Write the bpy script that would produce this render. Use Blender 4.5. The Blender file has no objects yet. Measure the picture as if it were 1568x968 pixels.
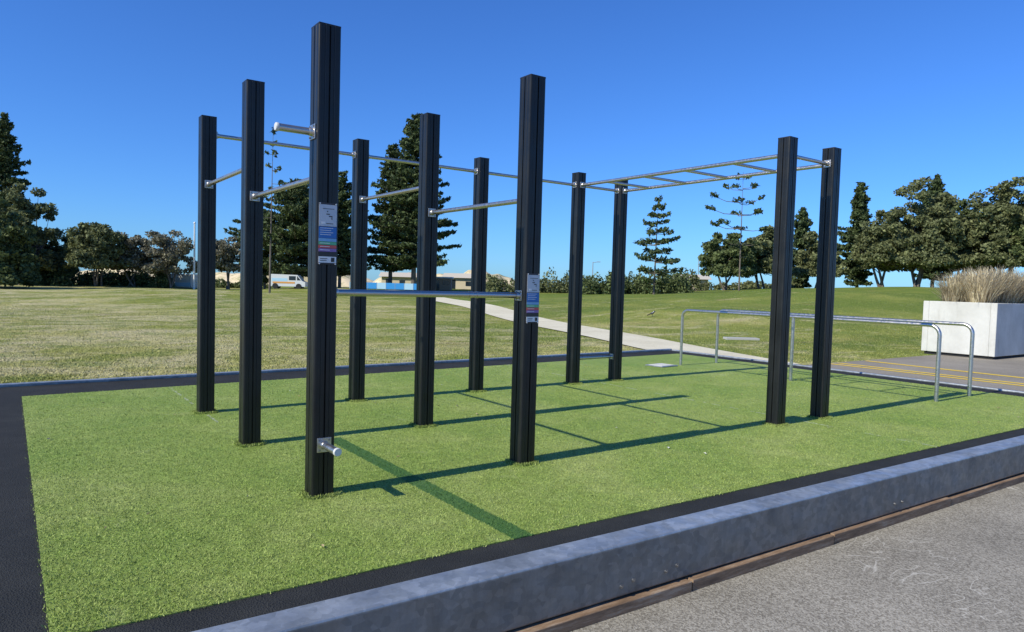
import bpy, bmesh, numpy as np, math, random
from mathutils import Vector, Matrix
sc=bpy.context.scene
COS,SIN=0.8124,0.5831
def S(X,Y):
    a=X+1.106; b=Y-4.089
    return (COS*a+SIN*b, -SIN*a+COS*b)
def SB(t,D): return S(t*D,D)
# ------------------------------------------------------------------ helpers
def link(o): sc.collection.objects.link(o); return o
def empty(name,loc=(0,0,0)):
    o=bpy.data.objects.new(name,None); o.empty_display_size=.2; o.location=loc; return link(o)
class MB:
    def __init__(s): s.v=[];s.f=[];s.m=[];s.s=[]
    def add(s,vs,fs,mat=0,smooth=False):
        n=len(s.v); s.v+= [tuple(v) for v in vs]
        for f in fs: s.f.append([i+n for i in f]); s.m.append(mat); s.s.append(smooth)
    def box(s,c,size,mat=0,M=None,bev=0.0):
        hx,hy,hz=[k/2 for k in size]; c=Vector(c)
        if bev>0:
            b=min(bev,hx*.9,hy*.9,hz*.9)
            bm=bmesh.new()
            bmesh.ops.create_cube(bm,size=1.0)
            for v in bm.verts: v.co=Vector((v.co.x*size[0],v.co.y*size[1],v.co.z*size[2]))
            bmesh.ops.bevel(bm,geom=list(bm.edges),offset=b,segments=2,affect='EDGES',profile=.5)
            bm.verts.index_update()
            vs=[v.co.copy() for v in bm.verts]; fs=[[v.index for v in f.verts] for f in bm.faces]; bm.free()
        else:
            vs=[Vector((x*hx,y*hy,z*hz)) for x in(-1,1) for y in(-1,1) for z in(-1,1)]
            fs=[(0,1,3,2),(4,6,7,5),(0,4,5,1),(2,3,7,6),(0,2,6,4),(1,5,7,3)]
        if M is not None: vs=[M@v for v in vs]
        s.add([v+c for v in vs],fs,mat)
    def tube(s,pts,rad,seg=12,mat=0,cap=True):
        pts=[Vector(p) for p in pts]; n=len(pts)
        if not hasattr(rad,'__len__'): rad=[rad]*n
        rings=[];prev=None
        for i,p in enumerate(pts):
            t=(pts[min(i+1,n-1)]-pts[max(i-1,0)]).normalized()
            if prev is None:
                a=t.cross(Vector((0,0,1)));
                if a.length<1e-3: a=t.cross(Vector((1,0,0)))
                a.normalize()
            else: a=(prev-t*prev.dot(t)).normalized()
            prev=a; b=t.cross(a)
            rings.append([p+(a*math.cos(2*math.pi*k/seg)+b*math.sin(2*math.pi*k/seg))*rad[i] for k in range(seg)])
        vs=[v for r in rings for v in r]; fs=[]
        for i in range(n-1):
            for k in range(seg):
                k2=(k+1)%seg; fs.append((i*seg+k,i*seg+k2,(i+1)*seg+k2,(i+1)*seg+k))
        s.add(vs,fs,mat,True)
        if cap:
            s.add(rings[0],[list(range(seg))[::-1]],mat); s.add(rings[-1],[list(range(seg))],mat)
    def build(s,name,mats,parent=None):
        me=bpy.data.meshes.new(name); me.from_pydata(s.v,[],s.f); me.update()
        for m in mats: me.materials.append(m)
        me.polygons.foreach_set('material_index',s.m); me.polygons.foreach_set('use_smooth',s.s)
        o=bpy.data.objects.new(name,me); link(o)
        if parent: o.parent=parent
        return o
def npmesh(name,V,k,mats,parent=None,mi=None):
    n=len(V)//k; me=bpy.data.meshes.new(name)
    me.vertices.add(n*k); me.vertices.foreach_set('co',np.asarray(V,dtype=np.float32).ravel())
    me.loops.add(n*k); me.loops.foreach_set('vertex_index',np.arange(n*k,dtype=np.int32))
    me.polygons.add(n); me.polygons.foreach_set('loop_start',np.arange(0,n*k,k,dtype=np.int32))
    try: me.polygons.foreach_set('loop_total',np.full(n,k,dtype=np.int32))
    except Exception: pass
    for m in mats: me.materials.append(m)
    if mi is not None: me.polygons.foreach_set('material_index',mi)
    me.update(calc_edges=True); me.validate()
    o=bpy.data.objects.new(name,me); link(o)
    if parent: o.parent=parent
    return o
# ------------------------------------------------------------------ materials
def newmat(name,rough=.6,metal=0.,col=(.5,.5,.5),spec=.5):
    m=bpy.data.materials.new(name); m.use_nodes=True; nt=m.node_tree; b=nt.nodes['Principled BSDF']
    b.inputs['Base Color'].default_value=(*col,1); b.inputs['Roughness'].default_value=rough; b.inputs['Metallic'].default_value=metal
    b.inputs['Specular IOR Level'].default_value=spec
    return m,nt,b
class NT:
    def __init__(s,nt): s.nt=nt; s.tc=nt.nodes.new('ShaderNodeTexCoord')
    def L(s,a,b): s.nt.links.new(a,b)
    def noise(s,scale,detail=4,rough=.6,vec=None,dist=0.):
        n=s.nt.nodes.new('ShaderNodeTexNoise'); n.inputs['Scale'].default_value=scale; n.inputs['Detail'].default_value=detail; n.inputs['Roughness'].default_value=rough; n.inputs['Distortion'].default_value=dist
        s.L(vec if vec else s.tc.outputs['Object'],n.inputs['Vector']); return n.outputs['Fac']
    def voro(s,scale,out='Color',vec=None,feature='F1'):
        n=s.nt.nodes.new('ShaderNodeTexVoronoi'); n.feature=feature; n.inputs['Scale'].default_value=scale
        s.L(vec if vec else s.tc.outputs['Object'],n.inputs['Vector']); return n.outputs[out]
    def ramp(s,fac,stops,interp='LINEAR'):
        r=s.nt.nodes.new('ShaderNodeValToRGB'); r.color_ramp.interpolation=interp; e=r.color_ramp.elements
        while len(e)<len(stops): e.new(.5)
        for i,(p,c) in enumerate(stops):
            e[i].position=p; e[i].color=(c,c,c,1) if not hasattr(c,'__len__') else (*c,1)
        s.L(fac,r.inputs['Fac']); return r.outputs['Color']
    def mix(s,fac,a,b,mode='MIX'):
        n=s.nt.nodes.new('ShaderNodeMix'); n.data_type='RGBA'; n.blend_type=mode
        for sock,v in((n.inputs[0],fac),(n.inputs[6],a),(n.inputs[7],b)):
            if hasattr(v,'links'): s.L(v,sock)
            elif hasattr(v,'__len__'): sock.default_value=(*v,1)
            else: sock.default_value=v if sock.type=='VALUE' else (v,v,v,1)
        return n.outputs[2]
    def math(s,op,a,b=0.,c=0.):
        n=s.nt.nodes.new('ShaderNodeMath'); n.operation=op
        for sock,v in zip(n.inputs,(a,b,c)):
            if hasattr(v,'links'): s.L(v,sock)
            else: sock.default_value=v
        return n.outputs[0]
    def sep(s):
        n=s.nt.nodes.new('ShaderNodeSeparateXYZ'); s.L(s.tc.outputs['Object'],n.inputs[0]); return n.outputs
    def mapping(s,scale=(1,1,1)):
        n=s.nt.nodes.new('ShaderNodeMapping'); n.inputs['Scale'].default_value=scale; s.L(s.tc.outputs['Object'],n.inputs['Vector']); return n.outputs[0]
    def bump(s,h,b,strength=.5,dist=.01):
        n=s.nt.nodes.new('ShaderNodeBump'); n.inputs['Strength'].default_value=strength; n.inputs['Distance'].default_value=dist
        s.L(h,n.inputs['Height']); s.L(n.outputs[0],b.inputs['Normal'])
    def rnd(s): return s.nt.nodes.new('ShaderNodeNewGeometry').outputs['Random Per Island']
def between(n,x,a,b): return n.math('MULTIPLY',n.math('GREATER_THAN',x,a),n.math('LESS_THAN',x,b))

M_post,nt,b=newmat('post_powdercoat',.36,.2,(.012,.015,.018)); n=NT(nt)
n.L(n.ramp(n.noise(6,5),[(.3,.28),(.7,.44)]),b.inputs['Roughness'])
c=n.ramp(n.noise(2.5,6,.7),[(.35,(.010,.0105,.010)),(.7,(.019,.020,.019))])
dust=n.ramp(n.noise(5,8,.75,n.mapping((3,3,.5))),[(.58,0),(.8,.35)]); c=n.mix(dust,c,(.06,.058,.05))
n.L(c,b.inputs['Base Color'])
M_cap,_,_=newmat('post_cap_plastic',.45,0,(.012,.012,.013))
M_steel,nt,b=newmat('brushed_stainless',.32,.95,(.56,.53,.49)); n=NT(nt)
n.L(n.ramp(n.noise(30,4),[(.3,.24),(.7,.44)]),b.inputs['Roughness'])
M_steelW,_,_=newmat('peg_cap',.5,0,(.60,.60,.58))
M_bolt,_,_=newmat('bolt',.4,.9,(.30,.30,.30))
M_galv,nt,b=newmat('galvanised_steel',.4,.55); n=NT(nt)
cell=n.voro(26,'Color',n.mapping((1,1,1.3))); bw=nt.nodes.new('ShaderNodeRGBToBW'); n.L(cell,bw.inputs[0])
base=n.ramp(bw.outputs[0],[(.15,(.36,.39,.405)),(.85,(.50,.53,.545))])
st=n.ramp(n.noise(2.2,8,.72),[(.35,.66),(.62,1.08)])
c=n.mix(1,base,st,'MULTIPLY')
drip=n.ramp(n.noise(4,8,.8,n.mapping((1.8,1.8,.22))),[(.50,0),(.72,.5)]); c=n.mix(drip,c,(.20,.22,.225))
wh=n.ramp(n.noise(13,8,.84),[(.60,0),(.76,.6)])
c=n.mix(wh,c,(.66,.68,.67))
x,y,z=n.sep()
# shade painted into the base colour: vertical web darker than the sunlit top flange
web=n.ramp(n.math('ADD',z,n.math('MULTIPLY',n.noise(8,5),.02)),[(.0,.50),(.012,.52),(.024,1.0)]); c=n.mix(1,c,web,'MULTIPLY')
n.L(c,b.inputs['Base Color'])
n.L(n.ramp(n.noise(9,6),[(.3,.30),(.7,.58)]),b.inputs['Roughness']); n.bump(n.noise(10,6,.7),b,.10,.003)
M_rub,nt,b=newmat('black_rubber',.9,spec=.25); n=NT(nt)
c=n.ramp(n.voro(170,'Distance'),[(.0,(.008,.009,.009)),(.6,(.028,.029,.028))])
sp=n.ramp(n.noise(260,2),[(.66,0),(.74,.7)]); c=n.mix(sp,c,(.12,.12,.115))
du=n.ramp(n.noise(2.2,6,.7),[(.45,0),(.75,.5)]); c=n.mix(du,c,(.058,.058,.052)); n.L(c,b.inputs['Base Color'])
n.bump(n.voro(150,'Distance'),b,.7,.006)
def turf(name,island):
    m,nt,b=newmat(name,.65,spec=.2); n=NT(nt)
    big=n.ramp(n.noise(.8,7,.68),[(.33,(.225,.335,.055)),(.52,(.295,.385,.080)),(.68,(.385,.450,.125))])
    fine=n.ramp(n.noise(75,4,.75),[(.3,.45),(.7,1.38)])
    mid=n.ramp(n.noise(9,6,.75),[(.3,.80),(.7,1.12)])
    c=n.mix(1,n.mix(1,big,fine,'MULTIPLY'),mid,'MULTIPLY')
    if island:
        c=n.mix(n.ramp(n.rnd(),[(0,0),(1,.55)]),c,(.50,.55,.20))
        c=n.mix(n.ramp(n.rnd(),[(.0,.8),(.3,0)]),c,(.07,.12,.018))
    patch=n.ramp(n.noise(2.3,7,.75),[(.58,0),(.78,.5)]); c=n.mix(patch,c,(.48,.49,.24))
    x,y,z=n.sep()
    wob=n.math('ADD',x,n.math('MULTIPLY',n.math('SUBTRACT',n.noise(60,3),.5),.05))
    stripe=n.math('MULTIPLY',between(n,wob,.555,.675),n.math('LESS_THAN',y,1.35))
    c=n.mix(n.math('MULTIPLY',stripe,.82),c,(.035,.125,.032))
    seam=n.math('MULTIPLY',between(n,wob,4.84,4.862),n.math('GREATER_THAN',n.noise(5,3),.47))
    seam2=n.math('MULTIPLY',between(n,wob,-.02,.0),n.math('MULTIPLY',n.math('GREATER_THAN',y,2.2),n.math('GREATER_THAN',n.noise(5,3),.5)))
    c=n.mix(n.math('MULTIPLY',n.math('MAXIMUM',seam,seam2),.6),c,(.5,.52,.40))
    n.L(c,b.inputs['Base Color'])
    if not island: n.bump(n.noise(160,5,.8),b,.8,.008)
    return m
M_turf=turf('artificial_turf',False); M_turfb=turf('turf_fibre',True)
def lawn(name,island):
    m,nt,b=newmat(name,.85,spec=.08); n=NT(nt)
    x,y,z=n.sep()
    dry=n.math('MULTIPLY',n.math('SUBTRACT',8.,x),.005)
    g=n.ramp(n.math('ADD',n.noise(.13,7,.68),dry),[(.36,(.17,.225,.042)),(.48,(.285,.310,.068)),(.60,(.47,.435,.16))])
    d=n.ramp(n.math('ADD',n.noise(.38,9,.76,n.mapping((1,1.6,1)),.9),dry),[(.48,0),(.62,.9)])
    c=n.mix(d,g,(.62,.545,.31))
    br=n.ramp(n.noise(.21,8,.72,n.mapping((1,1.8,1)),.5),[(.56,0),(.68,.55)]); c=n.mix(br,c,(.34,.275,.13))
    gr=n.ramp(n.noise(.9,7,.72),[(.50,0),(.62,.62)]); c=n.mix(gr,c,(.175,.245,.042))
    f=n.ramp(n.noise(14,6,.8),[(.28,.42),(.72,1.34)]); c=n.mix(1,c,f,'MULTIPLY')
    if island:
        c=n.mix(n.ramp(n.rnd(),[(0,0),(1,.5)]),c,(.58,.54,.25))
    else:
        vl=nt.nodes.new('ShaderNodeVectorMath'); vl.operation='LENGTH'; n.L(n.tc.outputs['Object'],vl.inputs[0])
        far=n.ramp(n.math('DIVIDE',vl.outputs['Value'],200.),[(.48,0),(.60,1)])
        sand=n.ramp(n.noise(.05,6,.7),[(.4,(.62,.52,.38)),(.6,(.20,.21,.09))])
        c=n.mix(far,c,sand)
        n.bump(n.noise(18,7,.8),b,.8,.05)
    n.L(c,b.inputs['Base Color']); return m
M_lawn=lawn('lawn_grass',False); M_lawnb=lawn('lawn_blades',True)
M_asph,nt,b=newmat('weathered_asphalt',.9,spec=.15); n=NT(nt)
c=n.ramp(n.voro(110,'Color'),[(.2,(.20,.178,.140)),(.8,(.42,.385,.315))])
c=n.mix(1,c,n.ramp(n.noise(1.1,7,.7),[(.3,.74),(.7,1.12)]),'MULTIPLY')
sp=n.ramp(n.noise(150,2),[(.64,0),(.72,.75)]); c=n.mix(sp,c,(.60,.55,.45))
dk=n.ramp(n.noise(190,2),[(.26,.7),(.34,0)]); c=n.mix(dk,c,(.07,.065,.055))
sc2=n.ramp(n.noise(1.3,2,.5,None,3.5),[(.488,0),(.50,.6),(.512,0)])
msk=n.ramp(n.noise(.45,2),[(.48,0),(.55,1)]); c=n.mix(n.mix(1,sc2,msk,'MULTIPLY'),c,(.68,.64,.55))
stn=n.ramp(n.noise(.5,7,.7),[(.55,0),(.62,.25),(.75,.3)]); c=n.mix(stn,c,(.18,.16,.13))
n.L(c,b.inputs['Base Color']); n.bump(n.voro(130,'Distance'),b,.5,.005)
M_apron,nt,b=newmat('apron_asphalt',.9,spec=.12); n=NT(nt)
c=n.ramp(n.noise(60,4),[(.3,(.22,.195,.155)),(.7,(.36,.32,.26))]); c=n.mix(1,c,n.ramp(n.noise(.8,6),[(.3,.8),(.7,1.15)]),'MULTIPLY'); n.L(c,b.inputs['Base Color'])
M_path,nt,b=newmat('path_concrete',.95,spec=.05); n=NT(nt)
c=n.ramp(n.noise(.7,8,.72),[(.3,(.62,.56,.40)),(.7,(.80,.74,.56))]); c=n.mix(1,c,n.ramp(n.noise(30,5),[(.3,.82),(.7,1.1)]),'MULTIPLY'); n.L(c,b.inputs['Base Color'])
M_yel,nt,b=newmat('yellow_paint',.8,spec=.2); n=NT(nt)
n.L(n.ramp(n.noise(14,7,.8),[(.36,(.25,.22,.17)),(.44,(.80,.55,.06))]),b.inputs['Base Color'])
M_conc,nt,b=newmat('pale_concrete',.9,spec=.2); n=NT(nt)
c=n.ramp(n.noise(1.6,8,.7),[(.3,(.50,.49,.44)),(.6,(.63,.62,.57))]); c=n.mix(n.ramp(n.noise(2.5,8,.75,n.mapping((1,1,.25))),[(.54,0),(.78,.6)]),c,(.34,.325,.28)); n.L(c,b.inputs['Base Color']); n.bump(n.noise(25,6),b,.2,.01)
M_slab,_,_=newmat('slab_grey',.85,0,(.42,.41,.38))
M_dark,_,_=newmat('shadow_gap',.9,0,(.02,.02,.02))
M_wood,nt,b=newmat('timber_edging',.85); n=NT(nt)
n.L(n.ramp(n.noise(7,7,.78,n.mapping((.5,3,4))),[(.3,(.09,.055,.032)),(.52,(.26,.165,.095)),(.70,(.42,.33,.24))]),b.inputs['Base Color'])
M_soil,_,_=newmat('soil',.95,0,(.06,.045,.03))
def leafmat(name,dark,light,tr=.25):
    m,nt,b=newmat(name,.6,spec=.2); n=NT(nt)
    c=n.ramp(n.rnd(),[(0,dark),(.75,light),(1,tuple(min(1,k*1.5) for k in light))])
    c=n.mix(1,c,n.ramp(n.noise(.8,4),[(.3,.7),(.7,1.25)]),'MULTIPLY'); n.L(c,b.inputs['Base Color'])
    t=nt.nodes.new('ShaderNodeBsdfTranslucent'); n.L(c,t.inputs[0]); ms=nt.nodes.new('ShaderNodeMixShader'); ms.inputs[0].default_value=tr
    n.L(b.outputs[0],ms.inputs[1]); n.L(t.outputs[0],ms.inputs[2]); n.L(ms.outputs[0],nt.nodes['Material Output'].inputs[0]); return m
M_lfO=leafmat('foliage_olive',(.078,.090,.036),(.200,.220,.098))
M_lfG=leafmat('foliage_green',(.055,.078,.028),(.148,.182,.070))
M_lfGrey=leafmat('foliage_grey',(.11,.105,.065),(.26,.245,.17))
M_lfN=leafmat('foliage_norfolk',(.030,.048,.020),(.090,.120,.044),.15)
M_lfTan=leafmat('foliage_dry',(.30,.24,.14),(.70,.60,.40),.3)
M_bark,nt,b=newmat('bark',.9); n=NT(nt)
n.L(n.ramp(n.noise(4,6,.7,n.mapping((3,3,.6))),[(.3,(.06,.05,.04)),(.7,(.24,.20,.16))]),b.inputs['Base Color'])
# ------------------------------------------------------------------ terrain
def sstep(a,b,x):
    t=np.clip((x-a)/(b-a),0,1); return t*t*(3-2*t)
def terr(u,v):
    u=np.asarray(u,float); v=np.asarray(v,float)
    X=COS*u-SIN*v-1.106; Y=SIN*u+COS*v+4.089
    t=X/np.maximum(Y,1.)
    h=np.interp(t,[-1.2,-.45,-.17,0,.2,.386,.57,.75,1.2],[.0,.1,.5,.45,.75,1.55,1.9,2.0,2.0])
    z=-.03+h*sstep(13,58,Y)
    z=z+.12*np.sin(X*.35+1)*np.sin(Y*.22)*sstep(16,30,Y)
    z=z+.55*np.exp(-((X-13)/7.5)**2-((Y-37)/6.)**2)+.30*np.exp(-((X-7)/3.2)**2-((Y-27)/3.6)**2)+.35*np.exp(-((X+17)/7.)**2-((Y-36)/6.)**2)
    z=z+(-3.2-z)*sstep(80,125,Y)
    z=np.where(Y<2,-.03,z)
    hole=((v<5.2)&(u<9.45))|(v<2.9)
    return np.where(hole,-.5,z)
def axis(fine):
    a=list(np.arange(-12,40,.5))+list(np.arange(40,130,2.0)); x=130.
    while x<4000: a.append(x); x*=1.25
    x=-12.;st=1.
    neg=[]
    while x>-4000: x-=st; st*=1.2; neg.append(x)
    a=neg[::-1]+a+fine
    return np.array(sorted(a))
us=axis([9.44,9.451]); vs=axis([2.89,2.901,5.19,5.201])
UU,VV=np.meshgrid(us,vs); ZZ=terr(UU,VV); nu,nv=len(us),len(vs)
V=np.stack([UU.ravel(),VV.ravel(),ZZ.ravel()],1)
idx=np.arange(nu*nv).reshape(nv,nu)
F=np.stack([idx[:-1,:-1].ravel(),idx[:-1,1:].ravel(),idx[1:,1:].ravel(),idx[1:,:-1].ravel()],1)
me=bpy.data.meshes.new('ground'); me.from_pydata(V.tolist(),[],F.tolist()); me.materials.append(M_lawn); me.polygons.foreach_set('use_smooth',[True]*len(F))
link(bpy.data.objects.new('ground',me))
def tz(u,v): return float(terr(u,v))
rng=np.random.default_rng(5)
def blades(name,U,Vv,Z,h,w,mat,lean=.5):
    N=len(U); ang=rng.uniform(0,2*np.pi,N); hh=h*rng.uniform(.5,1.3,N); ww=w*rng.uniform(.6,1.3,N)
    la=rng.uniform(0,2*np.pi,N); lm=rng.uniform(0,lean,N)*hh
    c=np.stack([U,Vv,Z],1); d=np.stack([np.cos(ang)*ww/2,np.sin(ang)*ww/2,0*ang],1)
    tip=c+np.stack([np.cos(la)*lm,np.sin(la)*lm,hh],1)
    return npmesh(name,np.stack([c-d,c+d,tip],1).reshape(-1,3),3,[mat])
N=240000
D=8+30*rng.random(N)**1.6; T=rng.uniform(-.85,.85,N)
X=D*T; u=COS*(X+1.106)+SIN*(D-4.089); v=-SIN*(X+1.106)+COS*(D-4.089)
pc=np.array([(4.35,12.2),(3.45,15.0),(2.72,17.7),(1.4,22),(-.1,27),(-1.5,32),(-3.1,37),(-4.9,42),(-7.0,47),(-13,57),(-24,66)])
pxc=np.interp(D,pc[:,1],pc[:,0])
kb=5.43+.0383*(u+2.2)
ok=(((v>kb)&(u>-30))|((u>9.68)&(v>3.06)))&~((np.abs(X-pxc)<.86+rng.normal(0,.06,N))&(D>12))&~((u>14.7)&(u<18)&(v>1.7)&(v<3.6))
u,v,D=u[ok],v[ok],D[ok]
M2=22000; uf=rng.uniform(-2.2,9.4,M2); vf=5.42+.0383*(uf+2.2)+np.abs(rng.normal(0,.05,M2))
U2=np.concatenate([u,uf]);V2=np.concatenate([v,vf]); H2=np.concatenate([np.full(len(u),.026),.05*(.4+rng.random(M2)*(.6+.6*np.sin(uf*5)*np.sin(uf*1.7)))])
zz=np.maximum(terr(U2,V2),-.04)-.004
blades('lawn_grass',U2,V2,zz,H2,.016,M_lawnb,1.6)
N=560000
r=2.2+9*rng.random(N)**1.45; T=rng.uniform(-.8,.8,N); X=r*T
u=COS*(X+1.106)+SIN*(r-4.089); v=-SIN*(X+1.106)+COS*(r-4.089)
edge=rng.normal(0,.009,N)
ok=(u>-1.37+edge)&(u<9.1+edge)&(v>-1.175-.026*u+edge)&(v<4.66+.062*u+edge)
u,v,r=u[ok],v[ok],r[ok]
o=blades('turf_pile',u,v,np.full(len(u),.003),.010,.005,M_turfb,1.5)
# ------------------------------------------------------------------ pad
mat_root=empty('rubber_sports_pad')
o.parent=mat_root
def prism(mb,poly,z0,z1,mat=0):
    n=len(poly); vs=[(x,y,z0) for x,y in poly]+[(x,y,z1) for x,y in poly]
    fs=[list(range(n))[::-1],[i+n for i in range(n)]]+[(i,(i+1)%n,(i+1)%n+n,i+n) for i in range(n)]
    mb.add(vs,fs,mat)
mb=MB(); prism(mb,[(-2.1,-1.33),(9.5,-1.585),(9.5,5.76),(-2.1,5.32)],-.3,0); mb.build('rubber_border',[M_rub],mat_root)
mb=MB(); prism(mb,[(-1.37,-1.139),(9.1,-1.412),(9.1,5.224),(-1.37,4.575)],-.01,.005); mb.build('turf_surface',[M_turf],mat_root)
kroot=empty('steel_kerb'); mb=MB(); mbW=MB(); mbB=MB()
ka=math.atan2(-.022,1); Mk=Matrix.Rotation(ka,4,'Z')
def kp(s,off,z): return Mk@Vector((s,off,z))+Vector((-2.1,-1.33,0))
mb.box(kp(5.8,-.08,-.112),(11.6,.16,.262),0,Mk,.010)
for s,z in((1.0,-.19),(1.08,-.19),(3.05,-.19),(3.13,-.175),(3.36,-.18),(3.44,-.165),(5.62,-.18),(5.72,-.18),(8.2,-.18),(8.3,-.18)):
    p=kp(s,-.159,z); mbB.tube([p,p+Vector((0,-.006,0))],.011,10); mbB.tube([p,p+Vector((0,-.011,0))],.006,6)
s=0
rr=random.Random(3)
while s<11.6:
    l=rr.uniform(1.3,2.4); l=min(l,11.6-s); h=rr.uniform(.045,.062)
    mbW.box(kp(s+l/2,-.110+rr.uniform(-.014,.006),-.31+h/2),(l-.012,.15,h),0,Mk,.004); s+=l
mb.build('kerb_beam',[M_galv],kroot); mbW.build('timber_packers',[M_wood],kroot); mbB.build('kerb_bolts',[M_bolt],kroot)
mb=MB()
def edgebox(mb,p,q,w,z0,z1):
    p=Vector((*p,0));q=Vector((*q,0)); d=q-p; M=Matrix.Rotation(math.atan2(d.y,d.x),4,'Z')
    mb.box(((p+q)/2)+Vector((0,0,(z0+z1)/2)),(d.length,w,z1-z0),0,M,.008)
edgebox(mb,(-2.2,5.35),(9.54,5.80),.075,-.2,.035); edgebox(mb,(9.54,5.74),(9.54,-1.5),.075,-.2,.022); edgebox(mb,(-2.14,5.3),(-2.14,-1.3),.075,-.25,.03)
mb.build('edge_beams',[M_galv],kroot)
def sheet(name,poly,z,mat,sub=1):
    mb=MB(); mb.add([(x,y,z) for x,y in poly],[list(range(len(poly)))]); return mb.build(name,[mat])
sheet('pavement',[(-60,-60),(90,-60),(90,-1.4),(-1.9,-1.15),(-2.05,6),(-60,6)],-.31,M_asph)
mb=MB(); prism(mb,[(9.58,-1.9),(40,-1.9),(40,3.02),(9.58,3.02)],-.32,-.008); mb.build('pavement',[M_apron])
sheet('road_marking',[(10.48,-1.8),(10.60,-1.8),(10.60,2.95),(10.48,2.95)],-.004,M_yel)
sheet('road_marking',[(10.76,-1.8),(10.88,-1.8),(10.88,2.95),(10.76,2.95)],-.004,M_yel)
sheet('road_marking',[(11.60,-1.8),(11.75,-1.8),(11.87,2.95),(11.72,2.95)],-.004,M_yel)
mb=MB(); vs=[];fs=[]
ys=np.arange(12.2,66,.5); 
for y in ys:
    x=np.interp(y,pc[:,1],pc[:,0]); x2=np.interp(y+1,pc[:,1],pc[:,0]); d=np.array([x2-x,1.]); d/=np.linalg.norm(d); nrm=np.array([d[1],-d[0]])
    for k in(-.82,-.4,0,.4,.82):
        q=S(x+nrm[0]*k,y+nrm[1]*k); vs.append((q[0],q[1],max(tz(*q),-.03)+.025))
for i in range(len(ys)-1):
    for k in range(4): fs.append((i*5+k,i*5+k+1,i*5+k+6,i*5+k+5))
mb.add(vs,fs,0,True); mb.build('footpath',[M_path])
# ------------------------------------------------------------------ rig
a_,b_,c_,L_=1.483,1.461,.748,2.961
P=dict(A=(0,2*b_),B=(0,b_),C=(0,0),D=(a_,2*b_),E=(a_,b_),F=(a_,0),G=(2*a_,2*b_),H=(3*a_,2*b_),I=(3*a_+c_,2*b_),J=(3*a_,2*b_-L_),K=(3*a_+c_,2*b_-L_))
rig=empty('pull_up_bar_rig'); HW=.0665; HP=2.7
def post_profile(w):
    side=[(-w+.014,-w),(-.030,-w),(-.027,-w+.0025),(-.024,-w),(-.005,-w),(-.0045,-w+.012),(.0045,-w+.012),(.005,-w),(.024,-w),(.027,-w+.0025),(.030,-w),(w-.014,-w),(w-.006,-w+.002),(w-.002,-w+.006)]
    out=[]
    for k in range(4):
        cs,sn=[(1,0),(0,1),(-1,0),(0,-1)][k]
        out+=[(x*cs-y*sn,x*sn+y*cs) for x,y in side]
    return out
prof=post_profile(HW)
for k,(x,y) in P.items():
    mb=MB(); n=len(prof)
    vs=[(x+p,y+q,0) for p,q in prof]+[(x+p,y+q,HP-.006) for p,q in prof]
    mb.add(vs,[(i,(i+1)%n,(i+1)%n+n,i+n) for i in range(n)],0)
    mb.box((x,y,HP-.003),(.130,.130,.012),1,None,.003)
    mb.build('post_'+k.lower(),[M_post,M_cap],rig)
Vc=[]
for k,(x,y) in P.items():
    m=1500; s=rng.integers(0,4,m); q=rng.uniform(-.08,.08,m); o_=.070+np.abs(rng.normal(0,.014,m))
    px=np.where(s==0,q,np.where(s==1,q,np.where(s==2,o_,-o_))); py=np.where(s==0,o_,np.where(s==1,-o_,q))
    Vc.append(np.stack([x+px,y+py],1))
Vc=np.concatenate(Vc); o=blades('turf_collars',Vc[:,0],Vc[:,1],np.full(len(Vc),.004),.020,.006,M_turfb,1.0); o.parent=mat_root
R=.018
def flange(mb,p,axis,s=.036):
    ax=Vector(axis); M=ax.to_track_quat('X','Z').to_matrix().to_4x4()
    p=Vector(p)
    mb.box(p+ax*.004,(.007,s*2,s*2),0,M,.002)
    mb.tube([p+ax*.006,p+ax*.028,p+ax*.031],[R*1.4,R*1.22,R*1.05],16)
    side=M@Vector((0,1,0))
    for sg in(-1,1):
        for zz in(-1,1):
            q=p+side*sg*s*.70+Vector((0,0,zz*s*.70)); mb.tube([q+ax*.007,q+ax*.013],.0065,6,1)
def bar(A,B,z,name,r=R):
    A=Vector((*P[A],z));B=Vector((*P[B],z)); d=(B-A).normalized(); a=A+d*HW; b=B-d*HW
    mb=MB(); mb.tube([a,b],r,18); flange(mb,a,d); flange(mb,b,-d); mb.build(name,[M_steel,M_bolt],rig)
for A,B in(('A','D'),('D','G'),('G','H')): bar(A,B,2.545,'high_bar')
bar('A','B',2.09,'pull_up_bar'); bar('B','C',1.86,'pull_up_bar'); bar('D','E',2.09,'pull_up_bar'); bar('E','F',1.86,'pull_up_bar')
bar('C','F',1.19,'push_up_bar',.0205); bar('H','I',.33,'foot_bar'); bar('H','I',2.545,'end_rung'); bar('J','K',2.545,'end_rung')
bar('H','J',2.545,'ladder_rail',.0205); bar('I','K',2.545,'ladder_rail',.0205)
mb=MB()
for t in(.17,.375,.58,.79):
    y=2*b_-L_*t; mb.tube([(3*a_+.015,y,2.545),(3*a_+c_-.015,y,2.545)],.016,14)
mb.build('ladder_rungs',[M_steel],rig)
mb=MB(); mb.tube([(1.0,0,1.19),(1.03,0,1.19)],.0225,18); mb.tube([(1.06,0,1.19),(1.075,0,1.19)],.0225,18); mb.build('bar_sleeve',[M_steel],rig)
def peg(p,ax,name):
    mb=MB(); p=Vector(p);ax=Vector(ax); flange(mb,p,ax,.042); mb.tube([p+ax*.02,p+ax*.195],.021,20)
    mb.tube([p+ax*.195,p+ax*.198,p+ax*.212,p+ax*.215],[.021,.0235,.0235,.020],20,2); mb.build(name,[M_steel,M_bolt,M_steelW],rig)
peg((-HW,0,2.10),(-1,0,0),'foot_peg'); peg((0,-HW,.31),(0,-1,0),'foot_peg')
colm={}
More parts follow.
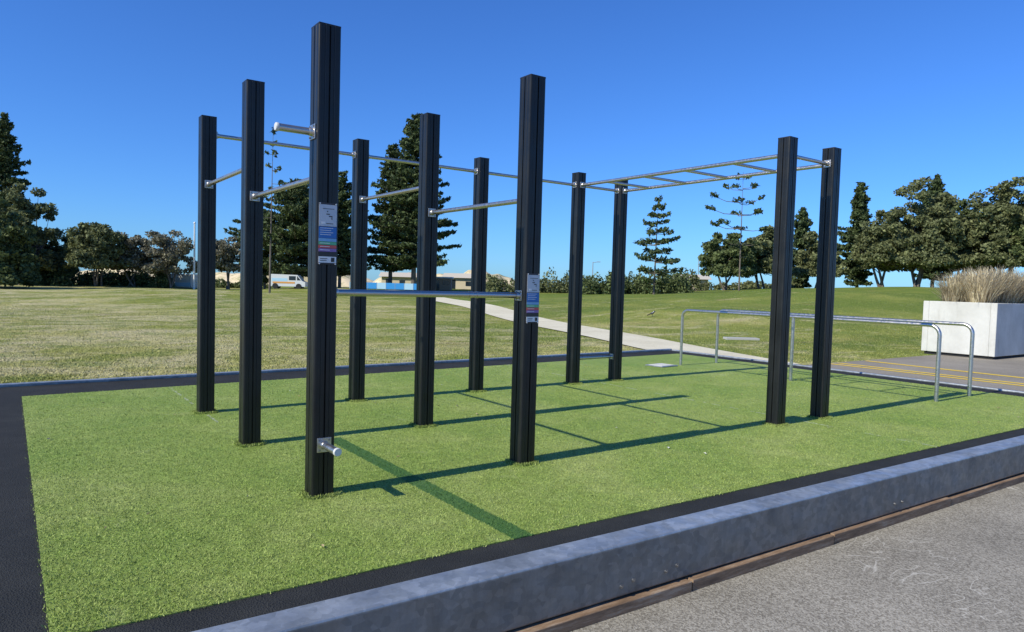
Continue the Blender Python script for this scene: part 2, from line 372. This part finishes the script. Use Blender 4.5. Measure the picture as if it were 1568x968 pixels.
def cm(name,c,r=.4):
    if name not in colm: colm[name]=newmat(name,r,0,c)[0]
    return colm[name]
def sign(post,z0,z1,name):
    x,y=P[post]; mb=MB(); mats=[cm('sign_plate_edge',(.03,.03,.035)),cm('sign_grey',(.50,.53,.57)),cm('sign_blue',(.03,.16,.45)),cm('sign_green',(.10,.42,.22)),cm('sign_red',(.60,.10,.09)),cm('sign_white',(.72,.73,.74)),cm('sign_black',(.03,.03,.03)),cm('sign_lightblue',(.20,.42,.65)),cm('sign_violet',(.28,.16,.40))]
    w=.056; H=z1-z0
    mb.box((x,y-HW-.004,(z0+z1)/2),(2*w,.006,H),0,None,.002)
    yy=y-HW-.0085
    def rect(a,b,c,d,m,off=0.):
        mb.box((x-w+.004+(a+b)/2*(2*w-.008), yy-off, z0+(c+d)/2*H),((b-a)*(2*w-.008),.0015,(d-c)*H),m)
    rect(0,1,.62,.97,1); rect(.0,1,.43,.61,2); rect(0,1,.375,.425,7); rect(0,1,.32,.37,3); rect(0,1,.265,.315,4); rect(0,1,.21,.26,8); rect(0,1,.03,.13,5); rect(0,1,.135,.20,6)
    rect(.2,.85,.90,.908,6,.001); rect(.44,.50,.85,.87,6,.001); rect(.40,.60,.81,.825,6,.001); rect(.55,.75,.775,.79,6,.001); rect(.70,.74,.73,.77,6,.001); rect(.15,.35,.66,.69,5,.001); rect(.40,.80,.66,.67,6,.001)
    for i in range(4): rect(.08,.8-.12*(i%2),.585-.035*i,.593-.035*i,5,.001)
    for i in range(3): rect(.08,.62,.342-.055*i,.350-.055*i,5,.001)
    rect(.70,.90,.045,.115,6,.001); rect(.08,.5,.09,.10,6,.001); rect(.08,.45,.06,.07,6,.001)
    for sx in(.08,.92):
        for sz in(.985,.012):
            q=Vector((x-w+sx*2*w,yy,z0+sz*H)); mb.tube([q,q+Vector((0,-.003,0))],.004,8,5)
    mb.build(name,mats,rig)
sign('C',1.35,1.70,'instruction_sign'); sign('F',1.00,1.345,'instruction_sign')
pb=empty('parallel_bars')
for i,x in enumerate((7.55,8.46)):
    mb=MB(); y0,y1,h,rc=-.13,3.81,.915,.12
    pts=[(x,y0,0),(x,y0,h-rc)]
    for k in range(1,9):
        an=math.pi/2*k/8; pts.append((x,y0+rc*(1-math.cos(an)),h-rc+rc*math.sin(an)))
    for k in range(0,9):
        an=math.pi/2*k/8; pts.append((x,y1-rc*(1-math.sin(an)),h-rc+rc*math.cos(an)))
    pts.append((x,y1,0)); mb.tube(pts,.023,14); mb.tube([(x,1.80,0),(x,1.80,h-.01)],.023,14)
    mb.build('rail_%d'%(i+1),[M_steel],pb)
mb=MB(); mb.box((7.15,3.86,.014),(.42,.34,.016),0,Matrix.Rotation(.1,4,'Z'),.004); mb.box((7.15,3.86,.024),(.34,.26,.006),1,Matrix.Rotation(.1,4,'Z'),.002)
mb.build('pit_cover',[M_galv,M_conc])
x,y=S(5.85,17.9); mb=MB(); mb.box((x,y,tz(x,y)+.02),(.85,.30,.06),0,Matrix.Rotation(-.62,4,'Z'),.01); mb.build('concrete_slab',[M_slab])
# planter
pl=empty('concrete_planter'); mb=MB(); x0,x1,y0,y1,zt=14.9,17.9,1.93,3.36,1.15
mb.box(((x0+x1)/2,(y0+y1)/2,.02),(x1-x0-.1,y1-y0-.1,.08),1)
for c,s in((((x0+x1)/2,y0+.06),(x1-x0,.12)),(((x0+x1)/2,y1-.06),(x1-x0,.12)),((x0+.06,(y0+y1)/2),(.12,y1-y0-.24)),((x1-.06,(y0+y1)/2),(.12,y1-y0-.24))):
    mb.box((c[0],c[1],(zt+.05)/2),(s[0],s[1],zt-.05),0,None,.012)
mb.box(((x0+x1)/2,(y0+y1)/2,zt-.08),(x1-x0-.2,y1-y0-.2,.06),2)
mb.build('planter_box',[M_conc,M_dark,M_soil],pl)
def tussock(cx,cy,cz,Rr,H,n,sp=.9):
    az=rng.uniform(0,2*np.pi,n); rr=Rr*.35*np.sqrt(rng.random(n)); base=np.stack([cx+rr*np.cos(az),cy+rr*np.sin(az),np.full(n,cz)],1)
    az2=az+rng.normal(0,.5,n); out=rng.uniform(.05,sp,n)*Rr; hh=H*rng.uniform(.55,1.1,n)*np.sqrt(np.clip(1-(out/Rr/1.4)**2,.1,1))
    d=np.stack([np.cos(az2),np.sin(az2),0*az2],1); w=np.stack([-d[:,1],d[:,0],0*az2],1)*.006
    polys=[]
    pts=[base, base+d*(out*.25)[:,None]+np.array([0,0,1])*(hh*.5)[:,None], base+d*(out*.6)[:,None]+np.array([0,0,1])*(hh*.88)[:,None], base+d*out[:,None]+np.array([0,0,1])*hh[:,None]]
    ws=[1,1,.8,.15]
    for i in range(3):
        polys.append(np.stack([pts[i]-w*ws[i],pts[i]+w*ws[i],pts[i+1]+w*ws[i+1],pts[i+1]-w*ws[i+1]],1))
    return np.concatenate(polys).reshape(-1,3)
Vt=np.concatenate([tussock(x0+.35+.62*i+rng.uniform(-.1,.1),y0+.45+.5*j,zt-.06,.70,rng.uniform(.62,.85),560) for i in range(5) for j in range(2)])
npmesh('tussock_grass',Vt,4,[M_lfTan],pl)
# ------------------------------------------------------------------ vegetation
def leafquads(C,size,el=1.7):
    n=len(C); a=rng.normal(size=(n,3)); a/=np.linalg.norm(a,axis=1)[:,None]
    b=rng.normal(size=(n,3)); b-=a*np.sum(a*b,1)[:,None]; b/=np.linalg.norm(b,axis=1)[:,None]
    s=(size*rng.uniform(.6,1.35,n))[:,None]
    return np.stack([C-a*s*el*.5,C-b*s*.5,C+a*s*el*.5,C+b*s*.5],1).reshape(-1,3)
def broad(t,D,h,hw,mat,seed,cb=.24,dens=1.,ls=.17,stems=2,name='coastal_tree'):
    rs=np.random.default_rng(seed); x,y=SB(t,D); z=tz(x,y)-.05
    root=empty(name,(x,y,z)); mb=MB()
    domes=[(0,0,1.0,.88)]*2
    for k in range(6):
        an=rs.uniform(0,6.28); r_=rs.uniform(.25,.5); domes.append((math.cos(an)*r_*hw,math.sin(an)*r_*hw,rs.uniform(.70,.95),rs.uniform(.45,.62)))
    cl=[]
    ncl=int((40+9*hw*hw+10*hw)*dens)
    for _ in range(ncl):
        dx,dy,top,rad=domes[rs.integers(len(domes))]
        an=rs.uniform(0,6.28); ph=math.asin(rs.uniform(-.35,1.)); s=rs.uniform(.15,1.)**.33*.93
        zc=h*(cb+.10); H=(h*top-zc)
        p=np.array([dx+math.cos(an)*math.cos(ph)*hw*rad*s,dy+math.sin(an)*math.cos(ph)*hw*rad*s,zc+(H if ph>0 else h*.22)*math.sin(ph)*s])
        if p[2]<h*cb*.85: p[2]=h*cb*rs.uniform(.85,1.2)
        cl.append(p)
    cl=np.array(cl); C=[]
    for p in cl:
        per=int(130*min(1.,dens)); r0=rs.uniform(.38,.66)*(.75+hw*.07); d=rs.normal(size=(per,3)); d/=np.linalg.norm(d,axis=1)[:,None]
        C.append(p+d*(r0*rs.uniform(.1,1.15,per)**.45)[:,None]*np.array([1,1,.62]))
    C=np.concatenate(C); C=C[C[:,2]<h*1.04]; npmesh('foliage',leafquads(C,ls),4,[mat],root)
    for s in range(stems):
        ang=rs.uniform(0,6.28); b0=Vector((math.cos(ang)*.25*(stems>1),math.sin(ang)*.25*(stems>1),0))
        top=Vector((rs.uniform(-.45,.45)*hw,rs.uniform(-.45,.45)*hw,h*(cb+.25)))
        mid=(b0+top)/2+Vector((rs.uniform(-.2,.2),rs.uniform(-.2,.2),0))
        r0=.026*h/math.sqrt(stems)
        mb.tube([b0,b0.lerp(mid,.5)+Vector((rs.uniform(-.1,.1),0,0)),mid,top],[r0*1.2,r0*.95,r0*.8,r0*.5],7)
        for k in rs.choice(len(cl),9,replace=False):
            e=Vector(cl[k]); m2=mid.lerp(e,.5)+Vector((0,0,-.06*h*rs.random())); st=mid.lerp(top,rs.random())
            mb.tube([st,m2,e],[r0*.45,r0*.3,r0*.08],5)
    mb.build('trunk',[M_bark],root)
def norfolk(t,D,h,hw,seed,dens=1.,sp=.55,nb=7,bare=.0,mat=None,tr=1.,prof='cone',name='norfolk_pine',clear=.10,ls=.17,gap=.1):
    rs=np.random.default_rng(seed); x,y=SB(t,D); z=tz(x,y)-.05; root=empty(name,(x,y,z)); mb=MB()
    lean=rs.uniform(-.012,.012,2)*h
    def tp(zz): return Vector((lean[0]*zz/h,lean[1]*zz/h,zz))
    mb.tube([tp(h*k/8) for k in range(9)],[max(.012,.016*h*tr*(1-k/8.3)) for k in range(9)],8)
    C=[];zz=h*clear
    side_bias=rs.uniform(0,6.28)
    while zz<h*.985:
        f=(zz/h-clear)/(1-clear)
        if prof=='cone': ln=hw*(1-f)**.62*min(1,.72+f*2)
        elif prof=='col': ln=hw*min(1,(1-f)*2.2)**.8*(.8+.2*math.sin(f*9+seed))
        else: ln=hw*(.35+.65*math.sin(math.pi*min(1,f*.9+.12)))*(1 if f<.85 else (1-f)/.15*.8+.2)
        ln*=rs.uniform(.74,1.12)
        a0=rs.uniform(0,6.28)
        for k in range(nb):
            if rs.random()<gap: continue
            an=a0+6.283*k/nb+rs.uniform(-.2,.2); l=ln*rs.uniform(.6,1.15)*(1+.12*math.cos(an-side_bias)); up=rs.uniform(-.05,.16)-.10*(1-f)
            d=Vector((math.cos(an),math.sin(an),0)); p0=tp(zz+rs.uniform(-.12,.12))
            p1=p0+d*l*.5+Vector((0,0,l*up*.4)); p2=p0+d*l+Vector((0,0,l*(up+.14)))
            rb=.010*l+.012; mb.tube([p0,p1,p2],[rb,rb*.7,rb*.3],5,0,False)
            m=int(max(4,l*36*dens)); s=rs.uniform(bare,1.02,m); q0=np.array(p0);q1=np.array(p1);q2=np.array(p2)
            pts=((1-s)**2)[:,None]*q0+(2*s*(1-s))[:,None]*q1+(s**2)[:,None]*q2
            side=np.array([-d.y,d.x,0]); wd=.34*l**.6*(.35+.65*np.sin(np.pi*np.clip((s-bare)/(1-bare),0,1)**1.2))
            pts=pts+side*(rs.uniform(-1,1,m)*wd)[:,None]+np.array([0,0,1])*(rs.uniform(-.06,.20,m))[:,None]
            C.append(pts)
        zz+=sp*rs.uniform(.8,1.2)*(1-.35*f)
    C=np.concatenate(C); npmesh('foliage',leafquads(C,ls,2.2),4,[mat or M_lfN],root); mb.build('trunk',[M_bark],root)
norfolk(-.141,65,16.3,4.9,1,1.8,.62,nb=8,clear=.14); norfolk(-.174,67,13.6,3.5,2,1.7,.58,clear=.14); norfolk(-.308,62,9.4,4.4,3,1.7,.55,clear=.14,prof='oval'); norfolk(-.246,64,10.6,3.0,4,1.6,clear=.12); norfolk(-.275,66,8.6,3.4,14,1.7,clear=.12,prof='oval'); norfolk(-.352,64,7.0,3.0,15,1.6,clear=.12,prof='oval')
norfolk(.4875,70,10.6,2.4,5,2.2,.42,prof='col',clear=.05); norfolk(.406,68,7.8,1.9,6,1.8,.42,prof='col',clear=.05); norfolk(.594,74,11.9,2.6,7,1.9,.42,prof='col'); norfolk(-.719,60,14.6,3.0,8,1.9)
norfolk(-.345,50,11.7,1.1,9,.45,1.3,5,.55,tr=.42,clear=.35,gap=.3)
norfolk(.200,50,6.9,2.1,10,1.0,.78,6,.42,tr=.7,clear=.12,ls=.14)
norfolk(.3207,56,9.4,2.4,11,.65,1.2,5,.76,tr=.5,clear=.3,prof='oval',ls=.14,gap=.25)
for i,(t,D,h,hw,m,cb,st) in enumerate([(-.695,57,8.9,3.6,M_lfO,.14,3),(-.745,50,6.8,3.4,M_lfG,.05,3),(-.655,60,5.4,2.6,M_lfG,.1,3),(-.5876,58,5.9,2.8,M_lfO,.26,4),(-.541,60,5.2,2.1,M_lfGrey,.28,3),(-.4875,60,5.9,2.8,M_lfGrey,.22,4),(-.407,62,5.9,2.1,M_lfGrey,.28,3),
  (.302,60,5.7,2.6,M_lfG,.22,3),(.353,62,5.6,2.8,M_lfO,.25,3),(.43,64,5.8,2.5,M_lfO,.22,2),(.5246,62,7.6,2.9,M_lfO,.20,3),(.571,60,9.7,4.6,M_lfO,.17,4),(.635,63,8.1,3.5,M_lfG,.18,3),(.700,58,10.2,4.8,M_lfO,.17,4),(.765,56,9.4,3.9,M_lfG,.2,3)]):
    grey=m is M_lfGrey
    broad(t,D,h,hw,m,20+i,cb,.7 if grey else 1.1,.15 if grey else .165,st)
def hedge(t0,t1,D,h,dep,n,mat,name='scrub_bushes',seed=1):
    rs=np.random.default_rng(seed); C=[]
    for i in range(n):
        t=rs.uniform(t0,t1); d=D+rs.uniform(0,dep); x,y=SB(t,d); z=tz(x,y); hh=h*rs.uniform(.45,1.05); r_=rs.uniform(.5,1.1)
        dd=rs.normal(size=(190,3)); dd/=np.linalg.norm(dd,axis=1)[:,None]; dd[:,2]=np.abs(dd[:,2])
        C.append(np.array([x,y,z])+dd*np.array([r_,r_,hh])*(rs.uniform(.4,1,190)**.4)[:,None])
    npmesh(name,leafquads(np.concatenate(C),.14),4,[mat])
hedge(-.035,.10,60,1.6,3,38,M_lfO,seed=1); hedge(.10,.24,56,2.0,3,44,M_lfG,seed=2); hedge(.05,.26,64,2.3,3,34,M_lfO,seed=7); hedge(-.76,-.62,57,1.7,4,44,M_lfG,seed=3); hedge(-.62,-.49,60,1.5,3,40,M_lfG,seed=4); hedge(.26,.40,66,.9,3,26,M_lfO,seed=5); hedge(-.44,-.34,68,1.0,2,14,M_lfG,seed=6)
# ------------------------------------------------------------------ background
def dune(name,t0,t1,D,hs,seed):
    n=60;m=14; vs=[];fs=[]
    for j in range(m):
        for i in range(n):
            f=i/(n-1); t=t0+(t1-t0)*f; d=D+(j-m/2)*4; g=math.sin(math.pi*j/(m-1)); x,y=SB(t,d)
            e=math.sin(math.pi*f)**.4
            zz=-3.4+(hs+3.4)*e*g*(.86+.14*math.sin(f*9+seed)+.06*math.sin(f*31+j)+.03*math.sin(f*73+seed))
            vs.append((x,y,zz))
    for j in range(m-1):
        for i in range(n-1): fs.append((j*n+i,j*n+i+1,(j+1)*n+i+1,(j+1)*n+i))
    mb=MB(); mb.add(vs,fs,0,True); mb.build(name,[M_dune])
M_dune,nt,b=newmat('dune_sand',.9,spec=.1); n=NT(nt)
n.L(n.ramp(n.noise(.25,6,.78),[(.46,(.78,.63,.40)),(.60,(.34,.33,.15))]),b.inputs['Base Color'])
dune('sand_dune',-.21,.03,190,5.2,1); dune('sand_dune',-.50,-.16,230,4.8,2); dune('sand_dune',-.68,-.44,230,3.4,3)
M_sea,nt,b=newmat('sea_water',.15,0,(.02,.08,.16)); n=NT(nt); n.bump(n.noise(.6,5),b,.4,.3)
sheet('sea',[SB(-1.6,330),SB(1.6,330),(SB(1.6,3500)),SB(-1.6,3500)],-2.9,M_sea)
def at(t,D,dz=0,rot=0):
    x,y=SB(t,D); return (x,y,tz(x,y)+dz)
yaw=-math.atan2(SIN,COS)
def place(root,t,D,rot=0,s=1.):
    root.location=at(t,D); root.rotation_euler=(0,0,yaw+rot); root.scale=(s,s,s)
w_=cm('white_paint',(.72,.72,.70),.4); bl=cm('blue_banner',(.04,.30,.68),.5); gl=cm('dark_glass',(.02,.03,.04),.1); lb=cm('pale_blue',(.45,.68,.82),.5); ty=cm('tyre',(.02,.02,.02),.8); br=cm('brick_brown',(.35,.21,.13),.8); rf=cm('roof_grey',(.30,.31,.33),.6); sg=cm('sandstone',(.62,.53,.38),.8)
r=empty('shipping_container'); mb=MB(); mb.box((0,0,.75),(2.4,2.2,1.45),0,None,.03)
for i in range(11): mb.box((-1.1+.22*i,-1.115,.75),(.09,.04,1.3),0)
mb.box((0,-1.14,.35),(2.3,.02,.4),1); mb.build('body',[w_,lb],r); place(r,-.466,64,0,.85)
r=empty('parked_van'); mb=MB()
prof2=[(-2.1,.3),(2.1,.3),(2.1,.85),(1.75,.98),(1.2,1.7),(-2.0,1.75),(-2.1,1.5)]
n=len(prof2); vs=[(x,-.85,z) for x,z in prof2]+[(x,.85,z) for x,z in prof2]
mb.add(vs,[list(range(n)),[i+n for i in range(n)][::-1]]+[(i,i+n,(i+1)%n+n,(i+1)%n) for i in range(n)],0)
mb.add([(1.15,-.856,1.05),(1.6,-.856,1.05),(1.15,-.856,1.6)],[(0,1,2)],1); mb.box((.6,-.855,1.3),(.8,.01,.5),1); mb.box((-.9,-.855,1.1),(1.8,.012,.35),2)
mb.box((-.4,-.858,.75),(2.6,.012,.2),3)
for x in(-1.4,1.35):
    for s in(-1,1): mb.tube([(x,s*.72,.33),(x,s*.9,.33)],.33,18,4)
mb.build('body',[w_,gl,lb,cm('orange_decal',(.75,.35,.08)),ty],r); place(r,-.318,60,.1,.70)
r=empty('site_fence'); mb=MB()
for i in range(9):
    mb.box((i*1.25-5,0,.5),(.04,.04,1.15),1)
    if i<8: mb.box((i*1.25-4.37,0,.55),(1.2,.015,.85),0 if i%3 else 2)
mb.build('banner_panels',[bl,rf,lb],r); place(r,-.180,60,0,.62)
r=empty('beach_kiosk'); mb=MB(); mb.box((0,0,.6),(1.8,1.5,1.2),0,None,.02); mb.box((0,0,1.27),(2.1,1.8,.14),1,None,.02); mb.box((-.45,-.76,.5),(.45,.02,.95),2); mb.box((.4,-.76,.75),(.6,.02,.4),2); mb.build('walls',[br,w_,gl],r); place(r,-.100,70)
def lowblock(name,t,D,wd,h,rot=0):
    r=empty(name); mb=MB(); mb.box((0,0,h/2),(wd,2,h),0,None,.02)
    mb.add([(-wd/2-.3,-1.3,h),(wd/2+.3,-1.3,h),(wd/2+.3,1.3,h),(-wd/2-.3,1.3,h),(-wd/2-.3,0,h+.5),(wd/2+.3,0,h+.5)],[(0,1,5,4),(2,3,4,5),(0,4,3),(1,2,5),(0,3,2,1)],1)
    k=int(wd/1.3)
    for i in range(k):
        xx=-wd/2+(i+.5)*wd/k
        mb.box((xx,-1.01,h*.5 if i%3 else h*.42),(.6,.02,h*.4 if i%3 else h*.8),2)
    mb.build('walls',[sg,cm('pale_roof',(.55,.50,.42),.7),gl],r); place(r,t,D,rot)
lowblock('amenities_block',.252,72,3.0,1.3); lowblock('beach_pavilion',-.315,76,6.5,1.5,.05); lowblock('beach_pavilion',-.072,76,3.4,1.2,-.1); lowblock('beach_pavilion',-.155,78,4.5,1.2)
for t,D,h in((.1125,76,3.2),(.262,80,3.6)):
    r=empty('street_lamp'); mb=MB(); mb.tube([(0,0,0),(0,0,h)],[.06,.035],8); mb.tube([(0,0,h-.1),(.5,0,h)],.03,6); mb.box((.6,0,h),(.4,.14,.07),0,None,.02); mb.build('pole',[rf],r); place(r,t,D)
r=empty('flag_pole'); mb=MB(); mb.tube([(0,0,0),(0,0,5.6)],[.09,.06],10); mb.tube([(0,0,5.6),(0,0,5.66),(0,0,5.75)],[.10,.10,.02],10); mb.build('pole',[w_],r); place(r,-.452,60)
r=empty('magpie'); mb=MB()
mb.tube([(-.20,0,.15),(-.12,0,.18),(-.04,0,.21),(.05,0,.24),(.11,0,.29),(.15,0,.325),(.185,0,.325),(.21,0,.318)],[.012,.03,.062,.068,.042,.036,.028,.012],12,0)
mb.tube([(.205,0,.318),(.26,0,.305)],[.012,.003],8,1); mb.tube([(-.17,0,.165),(-.34,0,.10)],[.022,.03],8,0)
mb.tube([(-.09,-.045,.235),(.02,-.058,.255),(.06,-.04,.26)],[.01,.022,.01],8,1); mb.tube([(.07,0,.29),(.115,0,.335)],[.03,.028],8,1)
for s in(-1,1): mb.tube([(.0,s*.025,.16),(.02,s*.025,.08),(-.005,s*.025,.0)],.006,6,0); mb.box((.015,s*.025,.004),(.06,.03,.006),0)
mb.build('body',[cm('feather_black',(.015,.015,.018)),cm('feather_white',(.7,.7,.7))],r); place(r,.199,25,.4,.6)
mb=MB(); rr=random.Random(8)
for i in range(80):
    x=rr.uniform(-1.3,8); y=rr.uniform(-1.1,4.4)
    if i<12: x=rr.uniform(-2,-1.4); y=rr.uniform(-1,4)
    s_=rr.uniform(.006,.02); a=rr.uniform(0,6.28); vs=[]
    for k,(p,q) in enumerate(((-1.4,0),(0,.6),(1.4,0),(0,-.6))): vs.append((x+s_*(p*math.cos(a)-q*math.sin(a)),y+s_*(p*math.sin(a)+q*math.cos(a)),.016+.006*(k%2)))
    mb.add(vs,[(0,1,2,3)],rr.choice((0,1,1,2)))
mb.build('leaf_litter',[cm('litter_white',(.7,.68,.6)),cm('litter_tan',(.42,.32,.16)),cm('litter_brown',(.14,.09,.05))])
# ------------------------------------------------------------------ light
az=math.atan2(-1,-.024); el=math.radians(37.6)
w=bpy.data.worlds.new('World'); sc.world=w; w.use_nodes=True; nt=w.node_tree; bg=nt.nodes['Background']; sky=nt.nodes.new('ShaderNodeTexSky'); sky.sky_type='NISHITA'
sky.sun_disc=False; sky.sun_elevation=el; sky.sun_rotation=az; sky.air_density=1.0; sky.dust_density=.2; sky.ozone_density=2.0; sky.altitude=0
mx=nt.nodes.new('ShaderNodeMix'); mx.data_type='RGBA'; mx.blend_type='MULTIPLY'; mx.inputs[0].default_value=1; mx.inputs[7].default_value=(.41,.86,1.66,1)
nt.links.new(sky.outputs[0],mx.inputs[6]); nt.links.new(mx.outputs[2],bg.inputs[0]); bg.inputs[1].default_value=.100
sd=bpy.data.lights.new('sun','SUN'); sd.energy=5.0; sd.angle=math.radians(.5); sd.color=(1,.95,.80); so=link(bpy.data.objects.new('sun',sd))
dirv=Vector((math.cos(el),.024*math.cos(el),-math.sin(el))); so.rotation_euler=dirv.to_track_quat('-Z','Y').to_euler()
# ------------------------------------------------------------------ camera
pt,ro=.0459,.0281; f0=Vector((SIN,COS,0)); rt=Vector((COS,-SIN,0)); zv=Vector((0,0,1))
fw=f0*math.cos(pt)-zv*math.sin(pt); up=f0*math.sin(pt)+zv*math.cos(pt)
r_=rt*math.cos(ro)+up*math.sin(ro); u_=-rt*math.sin(ro)+up*math.cos(ro)
cd=bpy.data.cameras.new('camera'); cd.sensor_width=36; cd.lens=36*1078.7/1568; cd.clip_end=8000; cd.clip_start=.05
co=link(bpy.data.objects.new('camera',cd)); M=Matrix((( r_.x,u_.x,-fw.x,-1.486),(r_.y,u_.y,-fw.y,-3.967),(r_.z,u_.z,-fw.z,1.271),(0,0,0,1))); co.matrix_world=M
sc.camera=co
sc.view_settings.view_transform='Standard'; sc.view_settings.look='None'; sc.view_settings.exposure=0
